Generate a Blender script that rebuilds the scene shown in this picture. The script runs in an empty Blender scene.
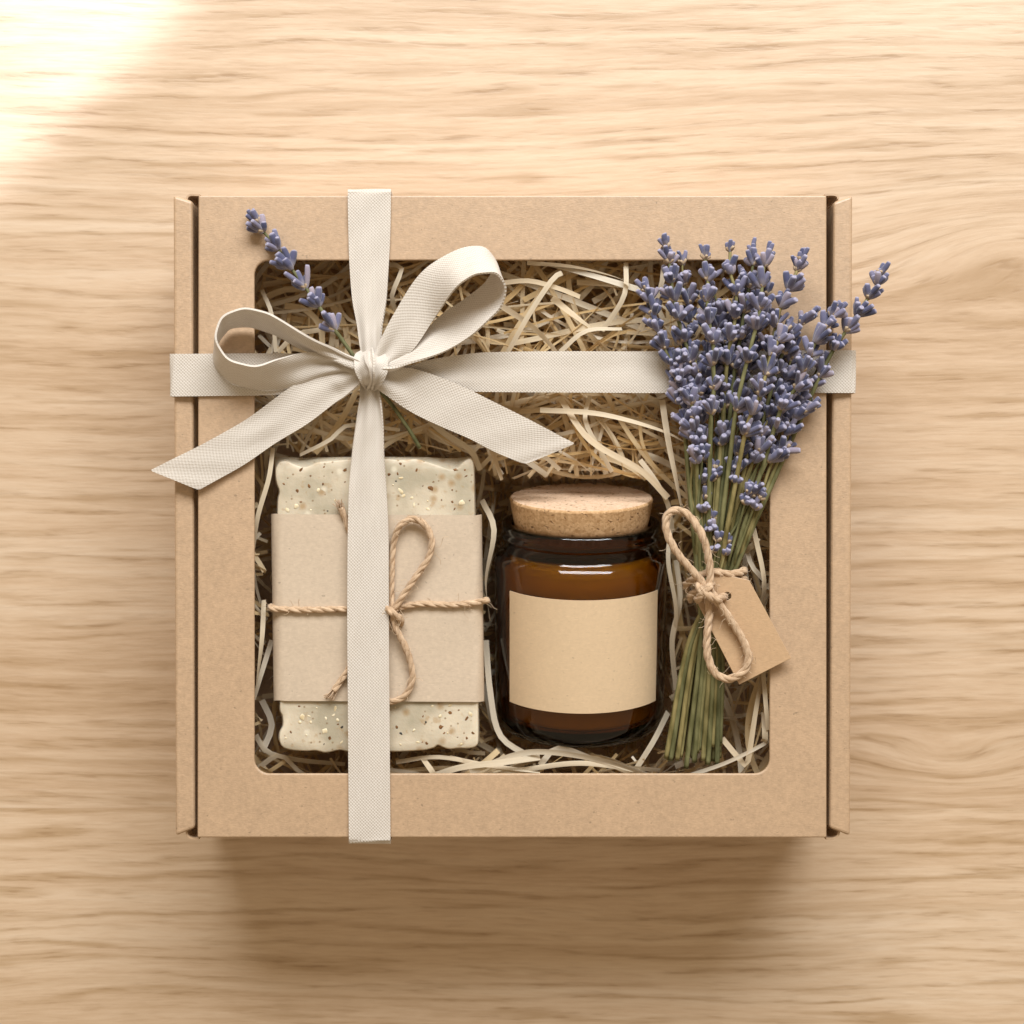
import bpy, bmesh, math, random
from mathutils import Vector, Matrix
R = random.Random(11)
sc = bpy.context.scene
COL = sc.collection

# ---------------------------------------------------------------- scale: one photo pixel on the lid is S metres
S, H, D = 0.00035, 0.070, 0.597
ZC = H + D
def P(px, py, z=H):
    """photo position -> world point at height z (metres)"""
    k = S * (ZC - z) / D
    return Vector(((px - 512) * k, -(py - 512) * k, z))
def Pm(px, py, mm):                       # height given in mm above the lid
    return P(px, py, H + mm * 0.001)

# ---------------------------------------------------------------- mesh helpers
class MB:
    def __init__(s): s.v = []; s.f = []; s.uv = []; s.m = []
    def add(s, verts, faces, uvs=None, m=0):
        o = len(s.v)
        s.v += [tuple(v) for v in verts]
        for i, f in enumerate(faces):
            s.f.append(tuple(o + a for a in f)); s.m.append(m)
            s.uv.append([uvs[a] for a in f] if uvs else [(0, 0)] * len(f))
    def build(s, name, mats, parent=None, smooth=True):
        me = bpy.data.meshes.new(name)
        me.from_pydata(s.v, [], s.f)
        ul = me.uv_layers.new(name='UVMap')
        k = 0
        for u in s.uv:
            for c in u: ul.data[k].uv = c; k += 1
        if not isinstance(mats, (list, tuple)): mats = [mats]
        for m in mats: me.materials.append(m)
        me.polygons.foreach_set('material_index', s.m)
        me.polygons.foreach_set('use_smooth', [smooth] * len(s.f))
        me.update()
        return link(name, me, parent)

def link(name, me, parent=None):
    o = bpy.data.objects.new(name, me); COL.objects.link(o)
    if parent:
        o.parent = parent
        o.matrix_parent_inverse = Matrix.Translation(parent.location).inverted()
    return o

def tag(o, label=None, cat=None, group=None, kind=None):
    for k, v in (('label', label), ('category', cat), ('group', group), ('kind', kind)):
        if v: o[k] = v
    return o
def thing(name, loc, label, cat):
    o = bpy.data.objects.new(name, None); COL.objects.link(o)
    o.location = loc; o.empty_display_size = 0.01
    return tag(o, label, cat)

def cr(pts, n):
    """Catmull-Rom through pts (Vectors), n samples per span"""
    pts = [Vector(p) for p in pts]
    ext = [pts[0] * 2 - pts[1]] + pts + [pts[-1] * 2 - pts[-2]]
    out = []
    for i in range(1, len(ext) - 2):
        a, b, c, d = ext[i - 1], ext[i], ext[i + 1], ext[i + 2]
        for k in range(n):
            t = k / n
            out.append(0.5 * ((2 * b) + (c - a) * t + (2 * a - 5 * b + 4 * c - d) * t * t + (3 * b - a - 3 * c + d) * t ** 3))
    out.append(pts[-1].copy())
    return out
def even(pts, step):
    """resample a polyline evenly"""
    L = [0]
    for a, b in zip(pts, pts[1:]): L.append(L[-1] + (b - a).length)
    n = max(2, int(round(L[-1] / step))); out = []; j = 0
    for i in range(n + 1):
        d = L[-1] * i / n
        while j < len(L) - 2 and L[j + 1] < d: j += 1
        w = (d - L[j]) / max(1e-12, L[j + 1] - L[j])
        out.append(pts[j].lerp(pts[j + 1], min(1, max(0, w))))
    return out
def frames(pts):
    T = []
    for i in range(len(pts)):
        t = pts[min(i + 1, len(pts) - 1)] - pts[max(i - 1, 0)]
        T.append(t.normalized() if t.length > 1e-12 else Vector((1, 0, 0)))
    up = Vector((0, 0, 1))
    if abs(T[0].dot(up)) > 0.95: up = Vector((0, 1, 0))
    n = (up - T[0] * up.dot(T[0])).normalized()
    out = []
    for t in T:
        n = n - t * n.dot(t); n.normalize()
        out.append((t, n, t.cross(n)))
    return out
def tube(mb, pts, rad, sides=8, m=0, cap=True, jag=0):
    fr = frames(pts); N = len(pts); v = []; uv = []; L = 0
    for i, (p, (t, n, b)) in enumerate(zip(pts, fr)):
        r = rad(i / (N - 1)) if callable(rad) else rad
        if i: L += (p - pts[i - 1]).length
        for k in range(sides):
            a = 2 * math.pi * k / sides
            v.append(p + (n * math.cos(a) + b * math.sin(a)) * r); uv.append((k / sides, L))
    f = []
    for i in range(N - 1):
        for k in range(sides):
            k2 = (k + 1) % sides
            f.append((i * sides + k, i * sides + k2, (i + 1) * sides + k2, (i + 1) * sides + k))
    if cap:
        f.append(tuple(range(sides - 1, -1, -1))); f.append(tuple((N - 1) * sides + k for k in range(sides)))
    mb.add(v, f, uv, m)

def box_bm(bm, x0, x1, y0, y1, z0, z1):
    vs = [bm.verts.new(c) for c in ((x0, y0, z0), (x1, y0, z0), (x1, y1, z0), (x0, y1, z0), (x0, y0, z1), (x1, y0, z1), (x1, y1, z1), (x0, y1, z1))]
    for f in ((3, 2, 1, 0), (4, 5, 6, 7), (0, 1, 5, 4), (1, 2, 6, 5), (2, 3, 7, 6), (3, 0, 4, 7)): bm.faces.new([vs[i] for i in f])
def prism(name, loops, z0, z1, mat, parent, bevel=0.0004, holes=(), xf=None, seg=2):
    """flat plate from an outer loop and holes (lists of xy), between z0 and z1"""
    bm = bmesh.new(); edges = []
    allv = []
    for lp in [loops] + list(holes):
        vs = [bm.verts.new((x, y, z1)) for x, y in lp]; allv.append(vs)
        for a, b in zip(vs, vs[1:] + vs[:1]): edges.append(bm.edges.new((a, b)))
    bmesh.ops.triangle_fill(bm, use_beauty=True, use_dissolve=False, edges=edges)
    top = list(bm.faces)
    bmesh.ops.recalc_face_normals(bm, faces=top)
    if top[0].normal.z < 0: bmesh.ops.reverse_faces(bm, faces=top)
    ret = bmesh.ops.extrude_face_region(bm, geom=top)
    # extruded copy becomes the new top; the originals drop to the bottom
    newv = [g for g in ret['geom'] if isinstance(g, bmesh.types.BMVert)]
    ns = set(newv)
    for v in bm.verts:
        if v not in ns: v.co.z = z0
    for f in top:
        if f.is_valid: f.normal_flip()
    bmesh.ops.recalc_face_normals(bm, faces=bm.faces)
    if xf: bmesh.ops.transform(bm, matrix=xf, verts=bm.verts)
    me = bpy.data.meshes.new(name); bm.to_mesh(me); bm.free(); me.materials.append(mat)
    o = link(name, me, parent)
    if bevel:
        md = o.modifiers.new('Bevel', 'BEVEL'); md.width = bevel; md.segments = seg; md.limit_method = 'ANGLE'; md.angle_limit = math.radians(35)
    return o

# ---------------------------------------------------------------- material helpers
class NT:
    def __init__(s, name):
        s.m = bpy.data.materials.new(name); s.m.use_nodes = True
        s.t = s.m.node_tree; s.b = s.t.nodes['Principled BSDF']; s.out = s.t.nodes['Material Output']
    def n(s, typ, **kw):
        nd = s.t.nodes.new(typ)
        for k, v in kw.items():
            if k.startswith('i_'): nd.inputs[k[2:].replace('_', ' ')].default_value = v
            else: setattr(nd, k, v)
        return nd
    def l(s, a, b): s.t.links.new(a, b)
    def put(s, sock, v):
        if hasattr(v, 'is_output'): s.l(v, sock)
        else: sock.default_value = v
    def math(s, op, a, b=0.0, c=0.0):
        nd = s.n('ShaderNodeMath', operation=op)
        s.put(nd.inputs[0], a); s.put(nd.inputs[1], b); s.put(nd.inputs[2], c)
        return nd.outputs[0]
    def coord(s, which='Object'): return s.n('ShaderNodeTexCoord').outputs[which]
    def mapv(s, vec, scale=(1, 1, 1), loc=(0, 0, 0)):
        nd = s.n('ShaderNodeMapping'); s.l(vec, nd.inputs['Vector'])
        nd.inputs['Scale'].default_value = scale; nd.inputs['Location'].default_value = loc
        return nd.outputs[0]
    def noise(s, vec, scale, detail=4, rough=0.55, dist=0.0):
        nd = s.n('ShaderNodeTexNoise'); s.put(nd.inputs['Vector'], vec)
        nd.inputs['Scale'].default_value = scale; nd.inputs['Detail'].default_value = detail
        nd.inputs['Roughness'].default_value = rough; nd.inputs['Distortion'].default_value = dist
        return nd.outputs['Fac']
    def ramp(s, fac, stops, interp='LINEAR'):
        nd = s.n('ShaderNodeValToRGB'); s.l(fac, nd.inputs[0]); cr_ = nd.color_ramp; cr_.interpolation = interp
        while len(cr_.elements) < len(stops): cr_.elements.new(0.5)
        for e, (p, c) in zip(cr_.elements, stops):
            e.position = p
            e.color = (c, c, c, 1) if isinstance(c, (int, float)) else (*c, 1)
        return nd.outputs[0]
    def mix(s, fac, a, b, mode='MIX'):
        nd = s.n('ShaderNodeMix', data_type='RGBA', blend_type=mode)
        s.put(nd.inputs['Factor'], fac)
        for k, v in ((6, a), (7, b)):
            if isinstance(v, tuple): v = (*v[:3], 1)
            s.put(nd.inputs[k], v)
        return nd.outputs[2]
    def bump(s, h, strength, dist, prev=None):
        nd = s.n('ShaderNodeBump'); s.l(h, nd.inputs['Height'])
        nd.inputs['Strength'].default_value = strength; nd.inputs['Distance'].default_value = dist
        if prev is not None: s.l(prev, nd.inputs['Normal'])
        s.l(nd.outputs[0], s.b.inputs['Normal']); return nd.outputs[0]
    def set(s, **kw):
        for k, v in kw.items():
            k = {'color': 'Base Color', 'rough': 'Roughness', 'spec': 'Specular IOR Level', 'sheen': 'Sheen Weight', 'sss': 'Subsurface Weight',
                 'ior': 'IOR', 'trans': 'Transmission Weight'}[k]
            if isinstance(v, tuple): v = (*v[:3], 1)
            s.put(s.b.inputs[k], v)
        return s.m

def mat_kraft(name, base, mott=0.10, speck=1.0, bmp=0.22):
    t = NT(name); c = t.coord()
    big = t.noise(c, 70, 3); mid = t.noise(c, 620, 5, 0.68)
    fib = t.noise(t.mapv(c, (700, 2600, 700)), 1.0, 3, 0.6)
    v = t.math('ADD', t.math('MULTIPLY', big, 0.18), t.math('ADD', t.math('MULTIPLY', mid, 0.52), t.math('MULTIPLY', fib, 0.30)))
    lo = tuple(x * (1 - mott * 1.5) for x in base); hi = tuple(min(1, x * (1 + mott)) for x in base)
    col = t.ramp(v, [(0.36, lo), (0.64, hi)])
    sp = t.noise(t.mapv(c, (1, 1.6, 1)), 520, 2, 0.5)
    spk = t.ramp(sp, [(0.715, 0.0), (0.75, 1.0)])
    col = t.mix(t.math('MULTIPLY', spk, 0.55 * speck), col, tuple(x * 0.35 for x in base))
    sp2 = t.noise(t.mapv(c, (1.7, 1, 1), (3, 5, 1)), 380, 2, 0.5)
    col = t.mix(t.math('MULTIPLY', t.ramp(sp2, [(0.68, 0.0), (0.74, 1.0)]), 0.30), col, tuple(min(1, x * 1.25) for x in base))
    f2 = t.n('ShaderNodeMapping'); t.l(c, f2.inputs['Vector']); f2.inputs['Rotation'].default_value = (0, 0, 0.9); f2.inputs['Scale'].default_value = (330, 3000, 500)
    fn = t.noise(f2.outputs[0], 1.0, 2, 0.5)
    col = t.mix(t.math('MULTIPLY', t.ramp(fn, [(0.64, 0.0), (0.72, 1.0)]), 0.30), col, tuple(min(1, x * 1.35) for x in base))
    f3 = t.n('ShaderNodeMapping'); t.l(c, f3.inputs['Vector']); f3.inputs['Rotation'].default_value = (0, 0, -0.5); f3.inputs['Scale'].default_value = (300, 2600, 500)
    fd = t.noise(f3.outputs[0], 1.0, 2, 0.5)
    col = t.mix(t.math('MULTIPLY', t.ramp(fd, [(0.66, 0.0), (0.74, 1.0)]), 0.30), col, tuple(x * 0.6 for x in base))
    t.set(color=col, rough=0.48, spec=1.0)
    t.bump(t.math('ADD', fib, mid), bmp, 0.0003)
    return t.m

def mat_wood():
    t = NT('oak_wood'); c = t.coord()
    sep = t.n('ShaderNodeSeparateXYZ'); t.l(c, sep.inputs[0]); x, y = sep.outputs[0], sep.outputs[1]
    b1 = t.math('GREATER_THAN', y, 0.1728); b0 = t.math('GREATER_THAN', y, -0.1157)
    bid = t.math('ADD', b1, b0)
    xo = t.math('ADD', x, t.math('MULTIPLY', bid, 1.37)); 
    # figure: contour field bent round two knots
    def swirl(f, x0, y0, sx, sy, amp):
        dx = t.math('DIVIDE', t.math('SUBTRACT', x, x0), sx); dy = t.math('DIVIDE', t.math('SUBTRACT', y, y0), sy)
        r2 = t.math('ADD', t.math('MULTIPLY', dx, dx), t.math('MULTIPLY', dy, dy))
        return t.math('ADD', f, t.math('MULTIPLY', t.math('POWER', 2.718, t.math('MULTIPLY', r2, -1.0)), amp))
    yy = swirl(y, 0.200, 0.108, 0.055, 0.022, -0.020)
    yy = swirl(yy, 0.170, -0.098, 0.030, 0.010, 0.009)
    yy = swirl(yy, -0.06, 0.145, 0.16, 0.03, 0.008)
    wv = t.n('ShaderNodeCombineXYZ'); t.l(t.math('MULTIPLY', xo, 4.0), wv.inputs[0]); t.l(t.math('MULTIPLY', yy, 12.0), wv.inputs[1]); t.l(t.math('MULTIPLY', bid, 7.3), wv.inputs[2])
    warp = t.math('MULTIPLY', t.math('SUBTRACT', t.noise(wv.outputs[0], 1.0, 2, 0.5), 0.5), 0.016)
    yw = t.math('ADD', yy, warp)
    def field(sx, sy, det, z=0.0, rough=0.55):
        cv = t.n('ShaderNodeCombineXYZ')
        t.l(t.math('MULTIPLY', xo, sx), cv.inputs[0]); t.l(t.math('MULTIPLY', yw, sy), cv.inputs[1]); t.l(t.math('MULTIPLY_ADD', bid, 7.3, z), cv.inputs[2])
        return t.noise(cv.outputs[0], 1.0, det, rough)
    band = field(4.0, 130, 3, 1.0)
    tone = field(2.0, 14, 2, 3.0)
    ph = t.math('MULTIPLY_ADD', field(9, 75, 3, 17.0), 18.0, t.math('MULTIPLY', yw, 2 * math.pi / 0.0068))
    row = t.math('MULTIPLY_ADD', t.math('SINE', ph), 0.5, 0.5)
    rmask = t.ramp(field(19, 135, 3, 31.0), [(0.38, 0.0), (0.61, 1.0)])
    dash = t.math('MULTIPLY', t.math('POWER', row, 2.2), rmask)
    fine = field(60, 900, 3, 5.0, 0.7)
    pore = field(70, 820, 2, 9.0, 0.55)
    v = t.math('ADD', t.math('MULTIPLY', band, 0.36), t.math('ADD', t.math('MULTIPLY', tone, 0.36), t.math('MULTIPLY', fine, 0.28)))
    col = t.ramp(v, [(0.37, (0.470, 0.318, 0.190)), (0.46, (0.560, 0.398, 0.258)), (0.53, (0.610, 0.450, 0.305)), (0.62, (0.655, 0.505, 0.362))])
    col = t.mix(t.math('MULTIPLY', dash, 0.70), col, (0.370, 0.230, 0.112))
    pd = t.math('MULTIPLY', t.ramp(pore, [(0.53, 0.0), (0.66, 1.0)]), t.math('MULTIPLY_ADD', dash, 0.8, 0.25))
    col = t.mix(t.math('MULTIPLY', pd, 0.55), col, (0.290, 0.165, 0.075))
    lines = t.ramp(field(2.4, 120, 2, 21.0), [(0.60, 0.0), (0.68, 1.0)])
    col = t.mix(t.math('MULTIPLY', lines, 0.28), col, (0.380, 0.235, 0.115))
    # pale lower board, hairline joints
    col = t.mix(t.math('SUBTRACT', 1.0, b0), col, (1.06, 1.08, 1.10), 'MULTIPLY')
    col = t.mix(b1, col, (1.05, 1.07, 1.10), 'MULTIPLY')
    for yj in (0.1728, -0.1157):
        j = t.math('LESS_THAN', t.math('ABSOLUTE', t.math('SUBTRACT', y, yj)), 0.00045)
        col = t.mix(t.math('MULTIPLY', j, 0.10), col, (0.30, 0.17, 0.08))
    t.set(color=col, rough=0.47, spec=1.0)
    t.bump(t.math('SUBTRACT', fine, pd), 0.12, 0.0006)
    return t.m

def mat_weave():
    t = NT('woven_cotton'); uv = t.coord('UV')
    sep = t.n('ShaderNodeSeparateXYZ'); t.l(uv, sep.inputs[0]); u, v = sep.outputs[0], sep.outputs[1]
    c = t.coord()
    wob = t.math('MULTIPLY', t.math('SUBTRACT', t.noise(c, 300, 2), 0.5), 0.0005)
    p = 0.00114
    uu = t.math('MULTIPLY', t.math('ADD', u, wob), 2 * math.pi / p); vv = t.math('MULTIPLY', t.math('ADD', v, wob), 2 * math.pi / p)
    a = t.math('MULTIPLY', t.math('SINE', uu), t.math('SINE', vv))
    warp_ = t.math('ABSOLUTE', t.math('SINE', t.math('MULTIPLY', uu, 1.0)))
    h = t.math('MULTIPLY_ADD', a, 0.5, 0.5)
    n = t.noise(c, 1400, 3)
    hh = t.math('ADD', t.math('MULTIPLY', h, 0.75), t.math('MULTIPLY', n, 0.5))
    slub = t.noise(t.mapv(uv, (1500, 130, 1)), 1.0, 3)
    col = t.mix(t.ramp(h, [(0.05, 1.0), (0.45, 0.0)]), (0.80, 0.745, 0.68), (0.60, 0.535, 0.455))
    col = t.mix(t.math('MULTIPLY', t.ramp(slub, [(0.35, 1.0), (0.65, 0.0)]), 0.40), col, (0.67, 0.61, 0.535))
    t.set(color=col, rough=0.9, spec=0.15, sheen=0.15)
    t.bump(hh, 0.6, 0.0003)
    # thin cloth lets a little light through
    tr = t.n('ShaderNodeBsdfTranslucent'); t.l(col, tr.inputs[0])
    mx = t.n('ShaderNodeMixShader'); mx.inputs[0].default_value = 0.22
    t.l(t.b.outputs[0], mx.inputs[1]); t.l(tr.outputs[0], mx.inputs[2]); t.l(mx.outputs[0], t.out.inputs[0])
    return t.m

def mat_shred(name='paper_shred', k=1.0):
    t = NT(name); g = t.n('ShaderNodeNewGeometry')
    ri = g.outputs['Random Per Island']
    c = t.coord()
    col = t.ramp(ri, [(0.0, (0.74, 0.52, 0.24)), (0.30, (0.81, 0.62, 0.35)), (0.60, (0.85, 0.70, 0.47)), (0.82, (0.83, 0.71, 0.51)), (1.0, (0.87, 0.80, 0.67))])
    if k != 1.0: col = t.mix(0.55, col, (0.86, 0.79, 0.66))
    uv = t.coord('UV')
    gr = t.noise(t.mapv(uv, (900, 40, 1)), 1.0, 3)
    col = t.mix(t.math('MULTIPLY', t.ramp(gr, [(0.35, 1.0), (0.65, 0.0)]), 0.22), col, (0.40, 0.25, 0.12))
    t.set(color=col, rough=0.6, spec=0.35)
    t.bump(gr, 0.15, 0.0003)
    tr = t.n('ShaderNodeBsdfTranslucent'); t.l(col, tr.inputs[0])
    mx = t.n('ShaderNodeMixShader'); mx.inputs[0].default_value = 0.40
    t.l(t.b.outputs[0], mx.inputs[1]); t.l(tr.outputs[0], mx.inputs[2]); t.l(mx.outputs[0], t.out.inputs[0])
    return t.m

def mat_twine():
    t = NT('jute_twine'); uv = t.coord('UV'); c = t.coord()
    st = t.noise(t.mapv(uv, (7, 220, 1)), 1.0, 3, 0.6)
    n = t.noise(c, 500, 3)
    col = t.ramp(t.math('ADD', t.math('MULTIPLY', st, 0.6), t.math('MULTIPLY', n, 0.4)), [(0.33, (0.32, 0.195, 0.105)), (0.5, (0.54, 0.38, 0.245)), (0.68, (0.68, 0.52, 0.365))])
    t.set(color=col, rough=0.85, spec=0.2, sheen=0.2)
    t.bump(st, 0.6, 0.0004)
    return t.m
def mat_fibre():
    t = NT('jute_fibre'); t.set(color=(0.60, 0.45, 0.30), rough=0.8); return t.m

def mat_soap():
    t = NT('soap'); c = t.coord()
    n = t.noise(c, 55, 3); n2 = t.noise(c, 240, 3)
    col = t.ramp(n, [(0.36, (0.435, 0.385, 0.285)), (0.52, (0.59, 0.515, 0.395)), (0.66, (0.70, 0.62, 0.485))])
    col = t.mix(t.math('MULTIPLY', t.ramp(n2, [(0.60, 0.0), (0.69, 1.0)]), 0.45), col, (0.42, 0.26, 0.11))
    # fine herb dust and pale grain in the paste
    v = t.n('ShaderNodeTexVoronoi'); t.l(c, v.inputs['Vector']); v.inputs['Scale'].default_value = 430
    dust = t.ramp(v.outputs['Distance'], [(0.10, 1.0), (0.20, 0.0)])
    vc = t.n('ShaderNodeSeparateColor'); t.l(v.outputs['Color'], vc.inputs[0])
    dust = t.math('MULTIPLY', dust, t.math('GREATER_THAN', vc.outputs[0], 0.55))
    col = t.mix(t.math('MULTIPLY', dust, 0.7), col, (0.22, 0.13, 0.055))
    v2 = t.n('ShaderNodeTexVoronoi'); t.l(c, v2.inputs['Vector']); v2.inputs['Scale'].default_value = 165
    c2 = t.n('ShaderNodeSeparateColor'); t.l(v2.outputs['Color'], c2.inputs[0])
    halo = t.math('MULTIPLY', t.ramp(v2.outputs['Distance'], [(0.08, 1.0), (0.30, 0.0)]), t.math('GREATER_THAN', c2.outputs[0], 0.45))
    col = t.mix(t.math('MULTIPLY', halo, 0.62), col, (0.36, 0.21, 0.075))
    pal = t.math('MULTIPLY', t.ramp(v2.outputs['Distance'], [(0.10, 1.0), (0.24, 0.0)]), t.math('LESS_THAN', c2.outputs[0], 0.16))
    col = t.mix(t.math('MULTIPLY', pal, 0.6), col, (0.80, 0.74, 0.60))
    t.set(color=col, rough=0.40, spec=0.45, sss=0.5)
    t.b.inputs['Subsurface Radius'].default_value = (1.0, 0.8, 0.65); t.b.inputs['Subsurface Scale'].default_value = 0.0022
    t.bump(t.math('ADD', n2, t.noise(c, 900, 2)), 0.12, 0.0008)
    return t.m

def mat_cork(name, lo, hi):
    t = NT(name); c = t.coord()
    v = t.n('ShaderNodeTexVoronoi'); t.l(c, v.inputs['Vector']); v.inputs['Scale'].default_value = 1300
    vc = t.n('ShaderNodeSeparateColor'); t.l(v.outputs['Color'], vc.inputs[0])
    n = t.noise(c, 260, 4, 0.65)
    f = t.math('ADD', t.math('MULTIPLY', vc.outputs[0], 0.45), t.math('MULTIPLY', n, 0.55))
    col = t.ramp(f, [(0.25, lo), (0.75, hi)])
    pit = t.ramp(t.noise(c, 640, 2, 0.5), [(0.29, 1.0), (0.38, 0.0)])
    col = t.mix(t.math('MULTIPLY', pit, 0.75), col, (0.12, 0.055, 0.025))
    t.set(color=col, rough=0.85, spec=0.2)
    t.bump(t.math('SUBTRACT', f, pit), 0.35, 0.0006)
    return t.m

def mat_glass():
    t = NT('amber_glass')
    t.set(color=(1, 1, 1), rough=0.02, trans=1.0, ior=1.5)
    va = t.n('ShaderNodeVolumeAbsorption'); va.inputs['Color'].default_value = (0.79, 0.645, 0.0, 1); va.inputs['Density'].default_value = 950
    t.l(va.outputs[0], t.out.inputs['Volume'])
    return t.m

def mat_bud():
    t = NT('lavender_bud'); g = t.n('ShaderNodeNewGeometry'); ri = g.outputs['Random Per Island']
    uv = t.coord('UV'); sep = t.n('ShaderNodeSeparateXYZ'); t.l(uv, sep.inputs[0])
    c = t.coord()
    hue = t.ramp(ri, [(0.0, (0.050, 0.054, 0.106)), (0.35, (0.098, 0.102, 0.176)), (0.65, (0.158, 0.155, 0.242)), (0.88, (0.235, 0.215, 0.295)), (1.0, (0.40, 0.33, 0.36))])
    base = t.mix(t.ramp(sep.outputs[1], [(0.0, 1.0), (0.45, 0.0)]), hue, (0.36, 0.32, 0.34))
    tip = t.mix(t.ramp(sep.outputs[1], [(0.86, 0.0), (0.97, 1.0)]), base, (0.42, 0.40, 0.52))
    st = t.noise(t.mapv(uv, (9, 1.5, 1)), 1.0, 2)
    col = t.mix(t.math('MULTIPLY', st, 0.35), tip, (0.09, 0.09, 0.17))
    t.set(color=col, rough=0.95, spec=0.1, sheen=0.35)
    t.bump(t.math('ADD', st, t.math('MULTIPLY', t.noise(c, 2500, 2), 0.5)), 0.35, 0.0004)
    return t.m
def mat_plain(name, a, b, scale=300, rough=0.7, bump=0.2, stretch=(1, 1, 1), vary=False):
    t = NT(name); c = t.mapv(t.coord(), stretch); n = t.noise(c, scale, 3)
    col = t.ramp(n, [(0.35, a), (0.65, b)])
    if vary:
        ri = t.n('ShaderNodeObjectInfo').outputs['Random']
        col = t.mix(0.75, col, t.ramp(ri, [(0.0, (0.45, 0.52, 0.48)), (0.5, (1.0, 1.0, 0.9)), (1.0, (1.5, 1.2, 0.95))]), 'MULTIPLY')
    t.set(color=col, rough=rough, spec=0.3)
    t.bump(n, bump, 0.0004); return t.m

M = dict(
    kraft=mat_kraft('kraft_board', (0.490, 0.333, 0.205), 0.13),
    band=mat_kraft('recycled_paper', (0.570, 0.460, 0.345), 0.08, 1.0, 0.10),
    label=mat_kraft('label_paper', (0.74, 0.56, 0.365), 0.05, 0.7, 0.06),
    tagp=mat_kraft('tag_card', (0.50, 0.325, 0.18), 0.08),
    wood=mat_wood(), weave=mat_weave(), shred=mat_shred(), twine=mat_twine(), fibre=mat_fibre(), soap=mat_soap(),
    cork=mat_cork('cork', (0.43, 0.25, 0.115), (0.66, 0.43, 0.235)), corktop_lit=mat_cork('cork_top_lit', (0.60, 0.41, 0.27), (0.72, 0.53, 0.38)),  # same cork; top face paler, its stronger light put into the colour
    glass=mat_glass(), bud=mat_bud(),
    wax=mat_plain('candle_wax', (0.82, 0.74, 0.50), (0.88, 0.80, 0.58), 40, 0.45, 0.02),
    bract=mat_plain('dry_bract', (0.30, 0.21, 0.13), (0.52, 0.41, 0.29), 900),
    stem=mat_plain('lavender_stem', (0.112, 0.108, 0.042), (0.250, 0.235, 0.115), 420, 0.65, 0.35, (1, 0.25, 1), True),
    cutend=mat_plain('stem_cut', (0.42, 0.44, 0.24), (0.55, 0.55, 0.34), 800),
    oat=mat_plain('oat_flake', (0.62, 0.50, 0.30), (0.80, 0.71, 0.52), 700, 0.6),
    seed=mat_plain('brown_seed', (0.10, 0.045, 0.015), (0.27, 0.13, 0.045), 900, 0.5),
    darkseed=mat_plain('dark_seed', (0.03, 0.035, 0.028), (0.07, 0.06, 0.05), 900, 0.5),
)

# ---------------------------------------------------------------- the table
mb = MB()
mb.add([(-1.3, -0.9, 0), (1.3, -0.9, 0), (1.3, 0.9, 0), (-1.3, 0.9, 0), (-1.3, -0.9, -0.03), (1.3, -0.9, -0.03), (1.3, 0.9, -0.03), (-1.3, 0.9, -0.03)],
       [(0, 1, 2, 3), (7, 6, 5, 4), (4, 5, 1, 0), (5, 6, 2, 1), (6, 7, 3, 2), (7, 4, 0, 3)])
tag(mb.build('table_top', M['wood'], smooth=False), 'pale oak tabletop of wide boards under the gift box', 'table', kind='structure')

# ---------------------------------------------------------------- the gift box
box = thing('gift_box', (0, -0.0016, 0), 'square brown kraft cardboard box with a window cut in its lid', 'box')
def xy(px, py, z=H): p = P(px, py, z); return (p.x, p.y)
def rrect(x0, y0, x1, y1, r, n=8):
    out = []
    for cx, cy, a0 in ((x1 - r, y0 + r, -90), (x1 - r, y1 - r, 0), (x0 + r, y1 - r, 90), (x0 + r, y0 + r, 180)):
        for k in range(n + 1):
            a = math.radians(a0 + 90 * k / n); out.append((cx + r * math.cos(a), cy + r * math.sin(a)))
    return out
outer = [xy(*p) for p in [(198.5, 195.5), (826.5, 195.5), (826.5, 837.5), (197.5, 837.5)]]
win = [xy(*p) for p in rrect(254.5, 260.5, 769.5, 773.5, 15)]
lid = prism('lid', outer, H - 0.0016, H, M['kraft'], box, bevel=0.0006, holes=[win], seg=3)
# a second, thinner bevel reads better on the window edge: keep one bevel for all
bm = bmesh.new(); x0, y0 = xy(200, 837); x1, _ = xy(825, 837)
box_bm(bm, x0, x1, y0, y0 + 0.0015, 0.0006, H - 0.0018)
me = bpy.data.meshes.new('end_wall'); bm.to_mesh(me); bm.free(); me.materials.append(M['kraft']); link('end_wall', me, box)
bm = bmesh.new(); x0, y0 = xy(200, 196.5); x1, _ = xy(825, 196.5)
box_bm(bm, x0, x1, y0 - 0.0015, y0, 0.0006, H - 0.0018)
me = bpy.data.meshes.new('end_wall'); bm.to_mesh(me); bm.free(); me.materials.append(M['kraft']); link('end_wall', me, box)
bm = bmesh.new(); x0, y0 = xy(178, 833); x1, y1 = xy(846, 200)
box_bm(bm, x0, x1, y0, y1, 0.0004, 0.002)
me = bpy.data.meshes.new('base'); bm.to_mesh(me); bm.free(); me.materials.append(M['kraft']); link('base', me, box)
for pts in ([(173.3, 195), (192.5, 201), (195.0, 828), (175.6, 836)], [(833.5, 202), (852.5, 195), (850.2, 836), (829.3, 828)]):
    prism('side_wall', [xy(*p, H - 0.0012) for p in pts], 0.0008, H - 0.0012, M['kraft'], box, bevel=0.0011, seg=3)
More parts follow.
